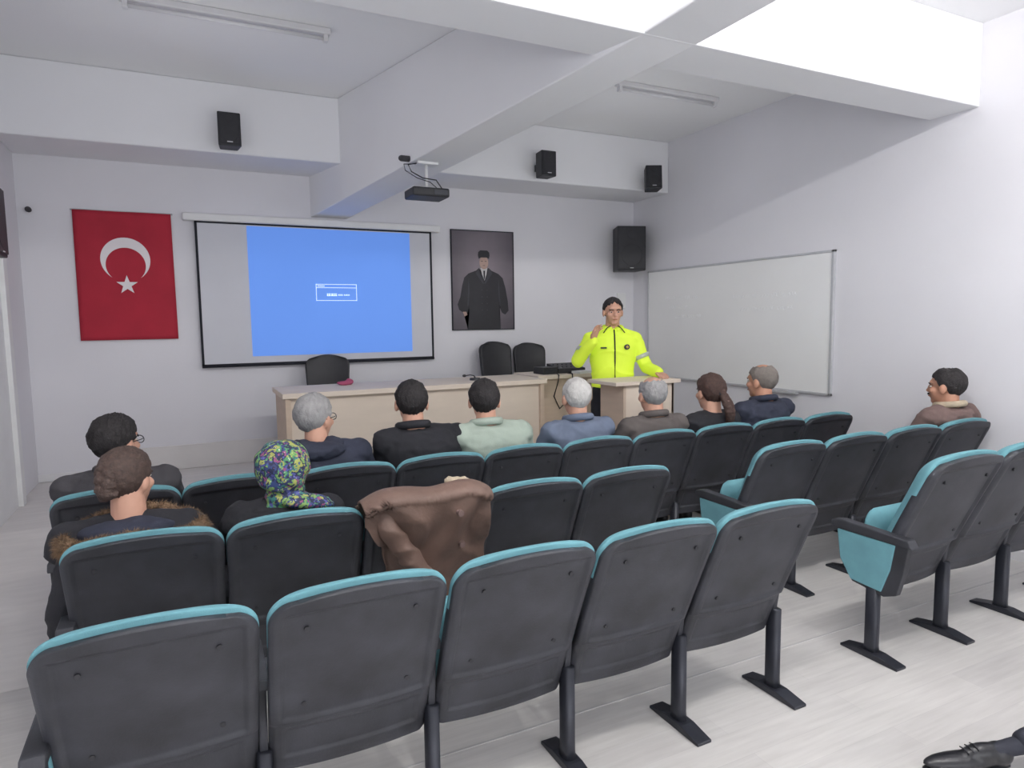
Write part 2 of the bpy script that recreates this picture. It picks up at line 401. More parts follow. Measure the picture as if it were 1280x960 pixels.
flat('lapel',[(-.12,.24),(-.22,.14),(-.14,.06),(-.02,-.06),(.02,-.06),(-.08,.12)],-.0104,M['photomid'])
flat('lapel',[(.16,.24),(.26,.14),(.18,.06),(.06,-.06),(.02,-.06),(.12,.12)],-.0104,M['photomid'])
flat('shirt',[(-.08,.24),(.12,.24),(.09,.12),(.03,.0),(-.04,.12)],-.0107,M['photowhite'])
flat('necktie',[(0,.19),(.05,.19),(.045,.06),(.025,.01),(.005,.06)],-.0115,M['photo'])
flat('face',[(.02+.125*math.cos(a),.345+.13*math.sin(a)) for a in [k*math.pi/12 for k in range(24)]],-.0111,M['photoskin'])
flat('tall_hat',[(-.125,.415),(-.145,.48),(-.135,.54),(-.08,.575),(.12,.575),(.175,.54),(.185,.48),(.165,.415),(.1,.44),(-.06,.44)],-.0118,M['photo'])
for s in (-1,1): 
    bm=bmesh.new(); poly(bm,[(.353*(.02+s*.06+dx),-.0118,.513*(.39+dz)) for dx,dz in ((-.028,.006),(.028,.006),(.028,-.006),(-.028,-.006))]); mk('eye',bm,M['photomid'],po)
bm=bmesh.new(); poly(bm,[(.353*(.02+dx),-.0118,.513*(.305+dz)) for dx,dz in ((-.035,.004),(.035,.004),(.03,-.006),(-.03,-.006))])
mk('mouth',bm,M['photomid'],po)
flat('hand',[(-.6,-.6),(-.5,-.6),(-.47,-.66),(-.55,-.69)],-.0105,M['photoskin'])
for k in range(4): 
    for s in (-1,1): bm=bmesh.new(); cone(bm,(.01+s*.03,-.0095,-.1-.07*k),(.01+s*.03,-.012,-.1-.07*k),.006,.006,10); mk('coat_button',bm,M['greyc'],po)
# ------------------------------------------------------------------ whiteboard
wb=empty('whiteboard',(XR,4.975,1.545)); tag(wb,'large white dry-erase board with aluminium frame on the right wall','whiteboard')
B('writing_surface',-.02,-.0,-1.2,1.2,-.59,.59,M['wb'],wb)
bm=bmesh.new()
for a,b,c,e in ((-1.22,-1.195,-.6,.6),(1.195,1.22,-.6,.6),(-1.22,1.22,-.6,-.58),(-1.22,1.22,.58,.6)): box(bm,-.028,0,a,b,c,e)
mk('frame',bm,M['alu'],wb,bevel=.003)
random.seed(9)
for (y0,z0,L) in ((.9,.28,.5),(.85,.18,.3),(-.1,.26,.75),(-.2,.14,.6),(.75,.08,.35)):
    y=y0; bm=bmesh.new()
    while y>y0-L:
        wdt=random.uniform(.04,.11); pts=[]
        for k in range(10): pts.append((-.0205,y-wdt*k/9,z0+.018*math.sin(k*2.1+y*9)+random.uniform(-.004,.004)))
        tube(bm,pts,.0016,4); y-=wdt+.03
    mk('faded_writing',bm,M['ghost'],wb)
bm=bmesh.new(); box(bm,-.06,-.02,-.9,-.45,-.615,-.6); mk('pen_tray',bm,M['alu'],wb)
# ------------------------------------------------------------------ speakers
def speaker(x,y,z,w,h,dp,rz,tilt,label,group):
    t=empty('wall_speaker',(x,y,z),rz); t.rotation_euler=(tilt,0,rz); tag(t,label,'speaker',group)
    bm=bmesh.new(); prism(bm,[(-w/2,-dp/2),(w/2,-dp/2),(w/2*.8,dp/2),(-w/2*.8,dp/2)],'z',-h/2,h/2)
    mk('cabinet',bm,M['black'],t,bevel=.008)
    B('grille',-w/2+.012,w/2-.012,-dp/2-.008,-dp/2,-h/2+.02,h/2-.012,M['black'],t,bevel=.004)
    for (zz,r) in ((-h*.15,.36),(h*.3,.15)):
        bm=bmesh.new(); cone(bm,(0,-dp/2-.008,zz),(0,-dp/2-.010,zz),w*r,w*(r-.01),24)
        mk('driver_cone',bm,M['black'],t)
    bm=bmesh.new(); box(bm,-.02,.02,dp/2-.01,dp/2+.11,-.03,.03); cone(bm,(0,dp/2+.03,-.06),(0,dp/2+.03,.06),.012,.012); mk('bracket',bm,M['black'],t)
    B('logo_plate',-.02,.02,-dp/2-.0125,-dp/2-.008,-h/2+.025,-h/2+.032,M['alu'],t)
speaker(.385,5.69,3.085,.165,.25,.15,0,0,'small black loudspeaker on the front beam nearest the red flag','small speakers')
speaker(3.17,5.69,3.08,.16,.235,.15,0,0,'small black loudspeaker on the front beam above the portrait poster','small speakers')
speaker(4.44,5.69,3.05,.17,.24,.15,rad(-24),rad(-6),'small tilted black loudspeaker on the beam beside the right wall','small speakers')
speaker(4.56,6.28,2.39,.33,.49,.28,rad(-18),0,'large black loudspeaker in the front right corner above the officer','large speakers')
speaker(-1.045,4.98,2.24,.28,.42,.17,rad(90),0,'large black loudspeaker on the left wall cut by the photo edge','large speakers')
# ------------------------------------------------------------------ projector
pj=empty('ceiling_projector',(1.66,4.78,2.765)); tag(pj,'dark projector hanging from a white ceiling mount on the long beam','projector')
bm=bmesh.new(); box(bm,-.14,.14,-.11,.11,-.255,-.19); mk('projector_body',bm,M['black'],pj,bevel=.012)
bm=bmesh.new(); cone(bm,(-.06,.11,-.22),(-.06,.13,-.22),.028,.026,20); mk('lens',bm,M['leather'],pj,smooth=False)
bm=bmesh.new(); box(bm,.02,.12,-.113,-.11,-.24,-.205); mk('vent',bm,M['steel'],pj)
bm=bmesh.new(); cone(bm,(0,0,-.19),(0,0,-.01),.012,.012); mk('pole',bm,M['white'],pj,smooth=True)
bm=bmesh.new(); box(bm,-.08,.08,-.05,.05,-.015,0.004); mk('mount_plate',bm,M['white'],pj,bevel=.004)
bm=bmesh.new(); box(bm,-.05,.05,-.04,.04,-.19,-.175); mk('clamp_plate',bm,M['white'],pj,bevel=.004)
bm=bmesh.new()
tube(bm,[(-.08,-.02,-.01),(-.15,-.04,-.03),(-.13,-.05,-.08),(-.05,-.06,-.12),(.05,-.07,-.13),(.09,-.08,-.19)],.0045,6); mk('cable',bm,M['black'],pj,smooth=True)
bm=bmesh.new()
tube(bm,[(-.08,.0,-.01),(-.17,0,-.02),(-.17,-.03,-.07),(-.09,-.05,-.12),(.0,-.08,-.15),(.04,-.1,-.19)],.0035,6)
mk('cable',bm,M['black'],pj,smooth=True)
bm=bmesh.new(); cone(bm,(1.475,4.8,2.79),(1.54,4.8,2.79),.022,.022); sph(bm,(1.475,4.8,2.79),(.018,.02,.02))
tag(mk('cable_outlet',bm,M['greyc'],smooth=True),'small grey round outlet on the long beam left of the projector','outlet')
# ------------------------------------------------------------------ long table
TH=.745
tb=empty('presenter_table',(1.74,5.15,PZ)); tag(tb,'long light maple presenter table with closed front on the stage','table')
B('tabletop',-1.12,1.12,-.02,.62,TH-.04,TH,M['maple'],tb,bevel=.004)
B('front_panel',-1.08,1.08,.03,.05,.05,TH-.043,M['maple'],tb)
for s in (-1,1): B('end_panel',s*1.08-.02,s*1.08+.02,.0,.58,0,TH-.04,M['mapled'],tb,bevel=.003)
bm=bmesh.new(); box(bm,-1.06,1.06,.038,.06,.0,.05); mk('kick_board',bm,M['mapled'],tb)
tm=empty('table_microphone',(2.28,5.4,PZ+TH)); tag(tm,'small dark gooseneck microphone lying low on the long table','microphone')
bm=bmesh.new(); cone(bm,(0,0,0),(0,0,.02),.05,.045,20); mk('base',bm,M['black'],tm)
bm=bmesh.new(); tube(bm,[(0,0,.02),(-.01,0,.04),(-.05,-.01,.05),(-.1,-.02,.045)],.005,6); sph(bm,(-.11,-.02,.045),(.018,.012,.012)); mk('gooseneck',bm,M['black'],tm,smooth=True)
bm=bmesh.new(); sph(bm,(1.18,5.6,PZ+TH+.018),(.07,.04,.02)); sph(bm,(1.22,5.62,PZ+TH+.025),(.035,.03,.028)); tag(link('cloth_pouch',blob_mesh('cloth_pouch',bm,.008,M['pink'],3,.006,20)),'small pink cloth pouch on the long table before the chair','pouch')
# side desk
sd=empty('side_desk',(3.22,5.35,PZ)); tag(sd,'short maple side desk between the long table and the officer','desk')
B('desktop',-.34,.34,-.02,.5,.72,.755,M['maple'],sd,bevel=.003)
B('front_panel',-.3,.3,.02,.04,.1,.72,M['mapled'],sd)
for s in (-1,1): B('side_panel',s*.31-.015,s*.31+.015,0,.48,0,.72,M['mapled'],sd,bevel=.002)
DZ=PZ+.755
mx=empty('audio_mixer',(3.33,5.6,DZ)); tag(mx,'black audio mixer on the side desk with rows of knobs','mixer')
bm=bmesh.new(); prism(bm,[(-.12,0),(.12,0),(.12,.085),(-.12,.045)],'x',-.15,.15); mk('case',bm,M['black'],mx,bevel=.004)
for i in range(6):
    for j in range(2):
        x=-.125+i*.05; y=-.06+j*.09; z=.045+(y+.12)*.1667
        bm=bmesh.new(); cone(bm,(x,y,z),(x,y,z+.010),.007,.006,8); mk('knob',bm,M['greyc'],mx)
bx=empty('amplifier_box',(3.07,5.54,DZ)); tag(bx,'small black receiver box at the left end of the side desk','amplifier')
B('case',-.08,.08,-.1,.1,0,.065,M['black'],bx,bevel=.005); B('dial_plate',-.06,.06,-.104,-.1,.015,.05,M['steel'],bx)
bm=bmesh.new(); box(bm,-.09,.09,-.06,.06,0,.022); tag(mk('paper_stack',bm,M['white'],loc=(3.4,5.4,DZ+.001),rot=(0,0,.2)),'white stack of papers at the right end of the side desk','papers')
bm=bmesh.new()
yy=5.363
tube(bm,[(3.1,5.36,DZ+.006),(3.09,5.322,DZ+.004),(3.085,5.322,DZ-.05),(3.06,yy,DZ-.2),(3.12,yy,DZ-.32),(3.2,yy,DZ-.25),(3.24,5.322,DZ-.05),(3.24,5.33,DZ+.006),(3.26,5.45,DZ+.006)],.006,6)
tag(mk('power_cable',bm,M['black'],smooth=True),'black cable looping down the front of the side desk','cable')
# ------------------------------------------------------------------ slab shape used by all backrests
def smst(a,b,x):
    t=min(1,max(0,(x-a)/(b-a))); return t*t*(3-2*t)
def slab(bm,z0,z1,w,rt,rb,taper,yb,yf,nx=24,nz=40,arch=.012):
    def W(z):
        ww=w*(1-taper*(z1-z)/(z1-z0))
        if z>z1-rt: 
            q=(z-(z1-rt))/rt; ww=ww-rt+rt*math.sqrt(max(0,1-q*q))
        if z<z0+rb:
            q=((z0+rb)-z)/rb; ww=ww-rb+rb*math.sqrt(max(0,1-q*q))
        return ww
    A=[];Bk=[]
    for j in range(nz+1):
        t=j/nz; t=.45*t+.55*(.5-.5*math.cos(math.pi*t)); z=z0+(z1-z0)*t; ww=W(z); ra=[];rb_=[]
        for i in range(nx+1):
            s=-1+2*i/nx; s=math.sin(s*math.pi/2)*.35+s*.65; x=s*ww; zz=z+arch*(1-s*s)*t**4
            ra.append(bm.verts.new((x,yb(x,z,s,t),zz))); rb_.append(bm.verts.new((x,yf(x,z,s,t),zz)))
        A.append(ra);Bk.append(rb_)
    for j in range(nz):
        for i in range(nx):
            bm.faces.new((A[j][i],A[j][i+1],A[j+1][i+1],A[j+1][i])); bm.faces.new((Bk[j][i],Bk[j+1][i],Bk[j+1][i+1],Bk[j][i+1]))
        for i in (0,nx): bm.faces.new((A[j][i],A[j+1][i],Bk[j+1][i],Bk[j][i]))
    for j in (0,nz):
        for i in range(nx): bm.faces.new((A[j][i],A[j][i+1],Bk[j][i+1],Bk[j][i]))
def base(z): 
    q=max(0,(z-.29))/.63; return -.265*q**1.08
def panel(x,z):
    up=smst(.214,.205,abs(x))*smst(.475,.485,z)*smst(.85,.839,z)
    lo=smst(.204,.195,abs(x))*smst(.325,.335,z)*smst(.44,.431,z)
    return .011*up+.009*lo+.012*smst(.468,.458,z)
bm=bmesh.new()
slab(bm,.28,.886,.246,.068,.015,.025,lambda x,z,s,t:base(z)+.02*s*s+panel(x,z)-.014+.012*max(0,abs(s)-.94)/.06,lambda x,z,s,t:base(z)+.02*s*s+.03,68,100,.016)
ME_shell=mesh_of('back_shell',bm,M['shell'],True)
bm=bmesh.new()
def cf(x,z,s,t):
    e=max(0,(t-.82)/.18); f=math.sqrt(max(0,1-e*e))*(1-abs(s)**7)*smst(0,.1,t)
    return base(z)+.02*s*s+.03+.065*f
slab(bm,.42,.903,.247,.074,.03,.03,lambda x,z,s,t:base(z)+.02*s*s+.012+ .012*(1-min(1,(1-t)/.08)) ,cf,24,44,.018)
ME_cush=mesh_of('back_cushion',bm,M['teal'],True)
bm=bmesh.new(); cone(bm,(0,-.003,0),(0,.006,0),.007,.007,12); ME_screw=mesh_of('screw',bm,M['black'])
SCRP=[(sx*.15,base(z)+.02*(.15/.245)**2-.005,z) for sx in (-1,1) for z in (.80,.53)]
# seat (origin at hinge)
bm=bmesh.new()
nx,ny=18,26
top=[];bot=[]
for j in range(ny+1):
    y=-.11+.38*j/ny; rt=[];rb=[]
    for i in range(nx+1):
        s=-1+2*i/nx; wy=.212
        e=max(0,(y-.19)/.08); 
        if y>.19: wy=.212-.05+.05*math.sqrt(max(0,1-min(1,e)**2))
        q=max(0,(-y-.05)/.06); k=(1-abs(s)**6)
        f=k*math.sqrt(max(0,1-min(1,e)**2))*math.sqrt(max(0,1-min(1,q)**2))
        rt.append(bm.verts.new((s*wy,y,.045*f))); rb.append(bm.verts.new((s*wy,y,-.035*f-.006)))
    top.append(rt);bot.append(rb)
for j in range(ny):
    for i in range(nx):
        bm.faces.new((top[j][i],top[j][i+1],top[j+1][i+1],top[j+1][i])); bm.faces.new((bot[j][i],bot[j+1][i],bot[j+1][i+1],bot[j][i+1]))
    for i in (0,nx): bm.faces.new((top[j][i],top[j+1][i],bot[j+1][i],bot[j][i]))
for j in (0,ny):
    for i in range(nx): bm.faces.new((top[j][i],top[j][i+1],bot[j][i+1],bot[j][i]))
ME_seat=mesh_of('seat',bm,M['teal'],True)
bm=bmesh.new(); prism(bm,[(-.06,-.028),(.17,-.03),(.21,-.04),(.17,-.058),(-.03,-.058)],'x',-.18,.18); ME_pan=mesh_of('seat_pan',bm,M['shell'])
bm=bmesh.new(); prism(bm,[(-.19,.575),(-.17,.612),(.17,.622),(.215,.612),(.22,.59),(.2,.578)],'x',-.027,.027); ME_arm=mesh_of('armrest',bm,M['shell'])
bm=bmesh.new(); prism(bm,[(-.06,.575),(-.05,.605),(.2,.615),(.23,.6),(.22,.578)],'x',-.022,.022); ME_arm2=mesh_of('armrest',bm,M['shell'])
bm=bmesh.new(); prism(bm,[(-.17,.58),(.19,.58),(.17,.43),(.1,.335),(-.06,.315),(-.12,.34),(-.15,.45)],'x',-.018,.018); ME_side=mesh_of('side_frame',bm,M['shell'])
bm=bmesh.new(); prism(bm,[(-.03,.58),(.19,.58),(.16,.43),(.08,.335),(-.0,.325),(-.02,.45)],'x',-.012,.012); ME_side2=mesh_of('side_frame',bm,M['shell'])
bm=bmesh.new(); prism(bm,[(-.11,.572),(.185,.572),(.165,.435),(.105,.345),(-.05,.335),(-.09,.45)],'x',-.024,.024); ME_pad=mesh_of('side_pad',bm,M['teal'])
bm=bmesh.new()
loft(bm,[(0,0,.02,.024,.036),(0,0,.06,.022,.032),(0,0,.37,.022,.032)],16,3)
ME_leg=mesh_of('leg',bm,M['steel'],True)
bm=bmesh.new(); prism(bm,[(-.15,0),(.14,0),(.14,.012),(.05,.03),(-.05,.03),(-.15,.012)],'x',-.034,.034)
ME_foot=mesh_of('foot_plate',bm,M['steel'])
def support(t,x,end):
    link('armrest',ME_arm if end else ME_arm2,t,(x,0,0),bevel=.006)
    s=link('side_frame',ME_side if end else ME_side2,t,(x,0,0),bevel=.004)
    if end: link('side_pad',ME_pad,s,bevel=.005)
    l=link('leg',ME_leg,t,(x,0,0)); link('foot_plate',ME_foot,l,bevel=.003)
def aud_chair(x,y,pitch,down,left,label,group,sc=None):
    t=empty('auditorium_chair',(x,y,0)); tag(t,label,'chair',group)
    sh=link('back_shell',ME_shell,t)
    for p in SCRP: link('screw',ME_screw,sh,p)
    cu=link('back_cushion',ME_cush,t)
    if sc:
        sh.scale=sc; cu.scale=sc
    s=link('seat',ME_seat,t,(0,.11,.41),(0 if down else rad(96),0,0)); link('seat_pan',ME_pan,s)
    support(t,pitch/2,False)
    if left: support(t,-pitch/2,True)
    return t
TC='teal and black auditorium chair'
la=['%s at the left end of the nearest row'%TC,'%s, second from left in the nearest row'%TC,'%s, middle one of the five nearest'%TC,'%s, fourth from left in the nearest row'%TC,'%s at the aisle end of the five nearest'%TC]
for i in range(5): aud_chair(-.115+.511*i,1.96,.511,False,i==0,la[i],'nearest row left of the aisle')
lb=['%s behind the person with fur hood'%TC,'%s behind the person in the floral headscarf'%TC,'%s with brown jacket draped over it'%TC,'%s right of the one holding the jacket'%TC,'%s at the aisle end of the jacket row'%TC]
for i in range(5): aud_chair(-.16+.497*i,2.71,.497,i<2,i==0,lb[i],'second row left of the aisle')
lr=['%s right of the aisle in second row, teal side pad showing'%TC,'%s, second from the aisle in the right block of second row'%TC,'%s left of the person in brown jacket'%TC,'%s under the person in brown jacket by right wall'%TC]
for i in range(4): aud_chair(2.89+.515*i,2.71,.515,i==3,i==0,lr[i],'second row right of the aisle',(1.02,1.06,1.03))
ln=['%s right of the aisle in nearest row, shown nearly side-on'%TC,'%s cut by the right photo edge in nearest row'%TC,'%s farthest right in nearest row, mostly out of frame'%TC]
for i in range(3): aud_chair(3.095+.53*i,1.96,.53,False,i==0,ln[i],'nearest row right of the aisle',(1.04,1.14,1.09))
lc=['under the person in charcoal jacket at far left','empty, between the charcoal jacket and navy hood persons','under the grey-haired person in navy hooded jacket','under the person in black suit jacket','under the person in pale sage jacket','under the white-haired person in blue-grey suit','under the balding person in taupe jacket','under the person with dark brown ponytail','under the person in navy jacket with cropped grey hair','empty, at the right end of the farthest row']
for i in range(10): aud_chair(-.3+.4925*i,3.46,.4925,i not in (1,9),i==0,TC+' '+lc[i],'farthest row of chairs')
# ------------------------------------------------------------------ office chairs
def office(x,y,rz,label,hz=.6,w=.2):
    t=empty('office_chair',(x,y,PZ),rz); tag(t,label,'chair','office chairs behind the long table')
    bm=bmesh.new(); slab(bm,.52,.52+hz*.8,w,.08,.06,.12,lambda x,z,s,t:-.2-.12*(z-.52)+.05*s*s,lambda x,z,s,t:-.15-.12*(z-.52)+.05*s*s+.02*(1-s*s),16,20,.02)
    mk('backrest',bm,M['black'],t,True)
    bm=bmesh.new(); sph(bm,(0,.03,.46),(.2,.22,.045)); box(bm,-.17,.17,-.15,.2,.43,.47); link('seat',blob_mesh('seat',bm,.015,M['black'],3),t)
    bm=bmesh.new(); cone(bm,(0,0,.1),(0,0,.43),.025,.025); mk('gas_column',bm,M['steel'],t,smooth=True)
    bm=bmesh.new(); tube(bm,[(0,-.05,.43),(0,-.2,.42),(0,-.24,.5),(0,-.22,.62)],.02,8); mk('back_bracket',bm,M['steel'],t,smooth=True)
    for k in range(5):
        a=k*2*math.pi/5
        bm=bmesh.new(); cone(bm,(0,0,.11),(.19*math.cos(a),.19*math.sin(a),.065),.022,.014,8); l=mk('base_leg',bm,M['black'],t,smooth=True)
        bm=bmesh.new(); sph(bm,(.19*math.cos(a),.19*math.sin(a),.028),.028,seg=10); mk('castor',bm,M['black'],l,smooth=True)
    return t
office(1.12,6.03,rad(168),'black office chair behind the left part of the long table',.545)
office(2.90,6.1,rad(186),'black office chair behind the right end of the long table',.64,.185)
office(3.29,6.14,rad(177),'black office chair behind the side desk equipment',.61,.185)
# ------------------------------------------------------------------ lectern
lt=empty('lectern',(3.25,4.38,0)); tag(lt,'light maple lectern in front of the officer in yellow','lectern')
bm=bmesh.new(); box(bm,-.32,.31,-.2,.2,1.09,1.12); mk('top',bm,M['maple'],lt,bevel=.004)
B('front_panel',-.2,.27,-.16,-.14,.04,1.09,M['maple'],lt,bevel=.002)
for s in (-.21,.26): B('side_panel',s-.012,s+.012,-.16,.16,0,1.09,M['mapled'],lt,bevel=.002)
B('inner_shelf',-.2,.25,-.14,.15,.75,.77,M['maple'],lt)
B('plinth',-.23,.28,-.18,.18,0,.04,M['mapled'],lt,bevel=.003)
# ------------------------------------------------------------------ people
def head_prims(bm,MX,female=False):
    sph(bm,(0,-.012,.03),(.075,.094,.087),MX=MX,seg=24)
    sph(bm,(0,.02,-.035),(.060,.069,.074),MX=MX,seg=20)
    sph(bm,(0,.055,-.084),(.032,.027,.026),MX=MX)
    sph(bm,(0,.07,.03),(.05,.02,.016),MX=MX)
    sph(bm,(0,.092,-.012),(.009,.014,.026),MX=MX)
    sph(bm,(0,.1,-.026),(.015,.013,.010),MX=MX)
    sph(bm,(0,.083,-.056),(.023,.011,.009),MX=MX)
    for s in (-1,1):
        sph(bm,(s*.040,.060,-.022),(.024,.022,.022),MX=MX)
        sph(bm,(s*.079,-.005,-.008),(.011,.022,.033),MX=MX)
def hand(bm,Wp,d,n,curl,side,k=1.0,spread=0):
    Wp=V(Wp);d=V(d).normalized();n=V(n);n=(n-d*n.dot(d)).normalized();lat=d.cross(n)*side
    L=(.064,.074,.079,.07,.055)
    offs=(.031,.0105,-.0105,-.030)
    for i,o in enumerate(offs):
        p=Wp+lat*(o*.95)+d*(.088-abs(i-1.2)*.004)
        cap(bm,Wp+lat*o*.55,.0145*k,p,.0115*k,10)
        cur=p;a=curl*.7;ln=L[i+1]; dd=(d+lat*(o*spread)).normalized()
        for q,f in enumerate((.45,.32,.25)):
            dr=dd*math.cos(a)+n*math.sin(a); nx_=cur+dr*ln*f
            cap(bm,cur,(.0098-.0008*q)*k,nx_,(.0090-.0008*q)*k,8); cur=nx_; a+=curl
    b0=Wp+d*.022+lat*.022; b1=b0+(lat*.75+d*.6+n*.25).normalized()*.042; b2=b1+(lat*.25+d*.8+n*(.3+curl*.5)).normalized()*.032; b3=b2+(d*.8+n*(.3+curl*.6)-lat*.15).normalized()*.026
    cap(bm,b0,.014*k,b1,.0118*k,10);cap(bm,b1,.0112*k,b2,.0102*k,10);cap(bm,b2,.01*k,b3,.0085*k,10)
def hair_cap(MX,m,parent,vol=1.0,nape=-.062,top=0,front=.078,name='hair',fuzz=.03,ear=.0):
    bm=bmesh.new(); c=V((0,-.012,.032)); R3=V((.0815,.1005,.0935))*vol; n=96; rows=[]
    nr=28
    def zth(a,i):
        j_=.006*math.sin(a*17)+.004*math.sin(a*31)+.004*noise.noise(V((i*.9,3,1)))
        if a<1.1: return nape+j_
        if a<1.45: return nape+(a-1.1)/.35*(-.01-nape+ear)
        if a<1.75: return -.01+ear
        if a<2.1: return -.01+ear+(a-1.75)/.35*(.05+.01-ear)
        return .05+(a-2.1)/(math.pi-2.1)*(front-.05)+j_
    for j in range(-1,nr+2):
        row=[]
        for i in range(n):
            ph=2*math.pi*i/n-math.pi; a=abs(ph)
            th1=math.acos(max(-1,min(1,(zth(a,i)-c.z)/R3.z))); th0=.02
            if top: th0=min(th1-.1,top*(.75+.5*a/math.pi)+.05*math.sin(a*9))
            t=min(max(j,0),nr)/nr; th=th0+(th1-th0)*t; sc=1
            if j==-1: sc=.9 if top else 1
            if top and j==0: sc=.965
            if j==nr+1: sc=.88
            if j==nr: sc=.97
            p=V((math.sin(th)*math.sin(ph)*R3.x,-math.sin(th)*math.cos(ph)*R3.y,math.cos(th)*R3.z))
            k=1+fuzz*noise.noise(p*34+c*7)+fuzz*.9*noise.noise(V((p.x*170,p.y*170,p.z*45)))
            row.append(bm.verts.new(MX@(c+p*(sc*k))))
        rows.append(row)
    for a,b in zip(rows,rows[1:]):
        for i in range(n):
            j=(i+1)%n; bm.faces.new((a[i],a[j],b[j],b[i]))
    if not top: bm.faces.new(rows[0])
    return mk(name,bm,m,parent,True)
def face_bits(MX,parent,hairm,mous=False):
    for s in (-1,1):
        bm=bmesh.new(); sph(bm,(s*.030,.0755,.003),(.0120,.0085,.0056),MX=MX); sph(bm,(s*.030,.0820,.003),(.0058,.0036,.0052),MX=MX,mi=1)
        mk('eye',bm,[M['eye'],M['iris']],parent,True)
        bm=bmesh.new(); tube(bm,[MX@V((s*.012,.088,.020)),MX@V((s*.03,.087,.025)),MX@V((s*.048,.074,.019))],.0036,6); mk('eyebrow',bm,hairm,parent,True)
    bm=bmesh.new(); sph(bm,(0,.0915,-.0565),(.020,.005,.0045),MX=MX); mk('lips',bm,M['lip'],parent,True)
    if mous:
        bm=bmesh.new(); sph(bm,(0,.0935,-.046),(.026,.007,.006),MX=MX); mk('mustache',bm,hairm,parent,True)
def glasses(MX,parent):
    bm=bmesh.new()
    for s in (-1,1):
        pts=[MX@V((s*.032+.023*math.cos(a),.098,.001+.017*math.sin(a))) for a in [k*math.pi/8 for k in range(16)]]
        tube(bm,pts,.0022,6,closed=True)
        tube(bm,[MX@V((s*.055,.096,.006)),MX@V((s*.082,.05,.008)),MX@V((s*.085,-.02,.004))],.0022,6)
    tube(bm,[MX@V((-.01,.1,.005)),MX@V((.01,.1,.005))],.0022,6)
    mk('glasses',bm,M['black'],parent,True)
def seated(cx,ly,head,yaw,label,jm,hairf,skin='skin',tilt=0,sw=1.0,collar=None,trous='pants',kneey=.6,glass=False,female=False,mous=False,wr=.009,puff=0,browm=None,shz=0.010,shx=0,HS=1.07):
    hx,hy,hz=head; Hd=V((hx-cx,hy-ly,hz))
    MX=Matrix.Translation(Hd)@Matrix.Rotation(yaw,4,'Z')@Matrix.Rotation(tilt,4,'X')@Matrix.Diagonal((HS,HS,HS,1))
    Np=Hd+V((0,-.024,-.142+shz)); S=Np+V((shx,.0,-.042))
    if female: sw*=.92
    def torso(bm,e):
        hp=V((0,.17,.43)); r=[]
        for f,hw,hd in ((0,.17,.12),(.2,.178,.125),(.45,.175,.12),(.7,.19*sw,.122),(.88,.205*sw,.115),(.97,.19*sw,.1)):
            c=hp.lerp(S,f); bow=-.03*math.sin(f*math.pi); r.append((c.x,c.y+bow,c.z,hw+e,hd+e))
        r.append((S.x*.6+Np.x*.4,S.y,S.z+.03,.135*sw+e,.082+e)); r.append((Np.x,Np.y,Np.z-.0,.066+e*.6,.064+e*.6))
        loft(bm,r,30,2.3)
    arms=[]
    for s in (-1,1):
        sh=S+V((s*.187*sw,0,-.014)); el=V((s*.222,S.y+.13,.665)); wr_=V((s*.11,.42,.605)); arms.append((s,sh,el,wr_))
    legs=[(s,V((s*.09,.19,.49)),V((s*.12,kneey,.485)),V((s*.125,kneey-.02,.1))) for s in (-1,1)]
    bm=bmesh.new(); torso(bm,-.012); head_prims(bm,MX,female); cap(bm,Hd+V((0,-.02,-.05)),.058,Np+V((0,0,-.02)),.062)
    for s,sh,el,w_ in arms:
        cap(bm,sh,.045,el,.038); cap(bm,el,.038,w_,.026); hand(bm,w_,V((-s*.35,1,-.1)),V((0,0,-1)),.25,-s)
    for s,a,b,c in legs: cap(bm,a,.075,b,.052); cap(bm,b,.05,c,.034); cap(bm,c,.034,c+V((0,.1,-.06)),.025)
    body=link('person',blob_mesh('person',bm,.0085,M[skin],2),None,(cx,ly,0)); tag(body,label,'person')
    bm=bmesh.new(); torso(bm,.008+puff)
    for s,sh,el,w_ in arms:
        sph(bm,sh+V((0,0,-.01)),(.07+puff,.075+puff,.062+puff)); cap(bm,sh,.064+puff,el,.052+puff); cap(bm,el,.05+puff,w_,.036+puff*.6)
        cap(bm,sh+V((0,0,.012)),.047+puff,Np+V((s*.035,0,-.022)),.046+puff)
    me=blob_mesh('jacket',bm,.010,M[jm],3,wr*.7,11)
    for v in me.vertices:   # creases
        c=v.co; q=abs(math.sin(c.z*26+c.x*14+cx*5+1.8*noise.noise(c*7+V((cx,0,0))))); v.co=c+v.normal*(.006*(1-q)**2)
    link('jacket',me,body)
    bm=bmesh.new()
    for s,a,b,c in legs: cap(bm,a,.092,b,.066); cap(bm,b,.064,c,.05)
    sph(bm,(0,.17,.49),(.17,.13,.075)); link('trousers',blob_mesh('trousers',bm,.013,M[trous],3,.004),body)
    for s,a,b,c in legs:
        bm=bmesh.new(); sph(bm,(c.x,c.y+.09,.04),(.045,.135,.038)); sph(bm,(c.x,c.y-.01,.06),(.04,.05,.055)); box(bm,c.x-.04,c.x+.04,c.y-.05,c.y+.19,0.001,.02)
        link('shoe',blob_mesh('shoe',bm,.009,M['leather'],3),body)
    if collar:
        bm=bmesh.new(); pts=[]
        for k in range(15):
            a=-math.pi*.8+1.6*math.pi*k/14; pts.append(Np+V((.08*math.sin(a),-.076*math.cos(a)+.004,.014+.016*math.cos(a))))
        tube(bm,pts,[.012]+[.023]*13+[.012],10); mk('collar',bm,M[collar],body,True)
    hairf(MX,body)
    face_bits(MX,body,M[browm] if browm else M['hblack'],mous)
    if glass: glasses(MX,body)
    return body,MX,Np,S
def hs(m,**k): return lambda MX,b: hair_cap(MX,M[m],b,**k)
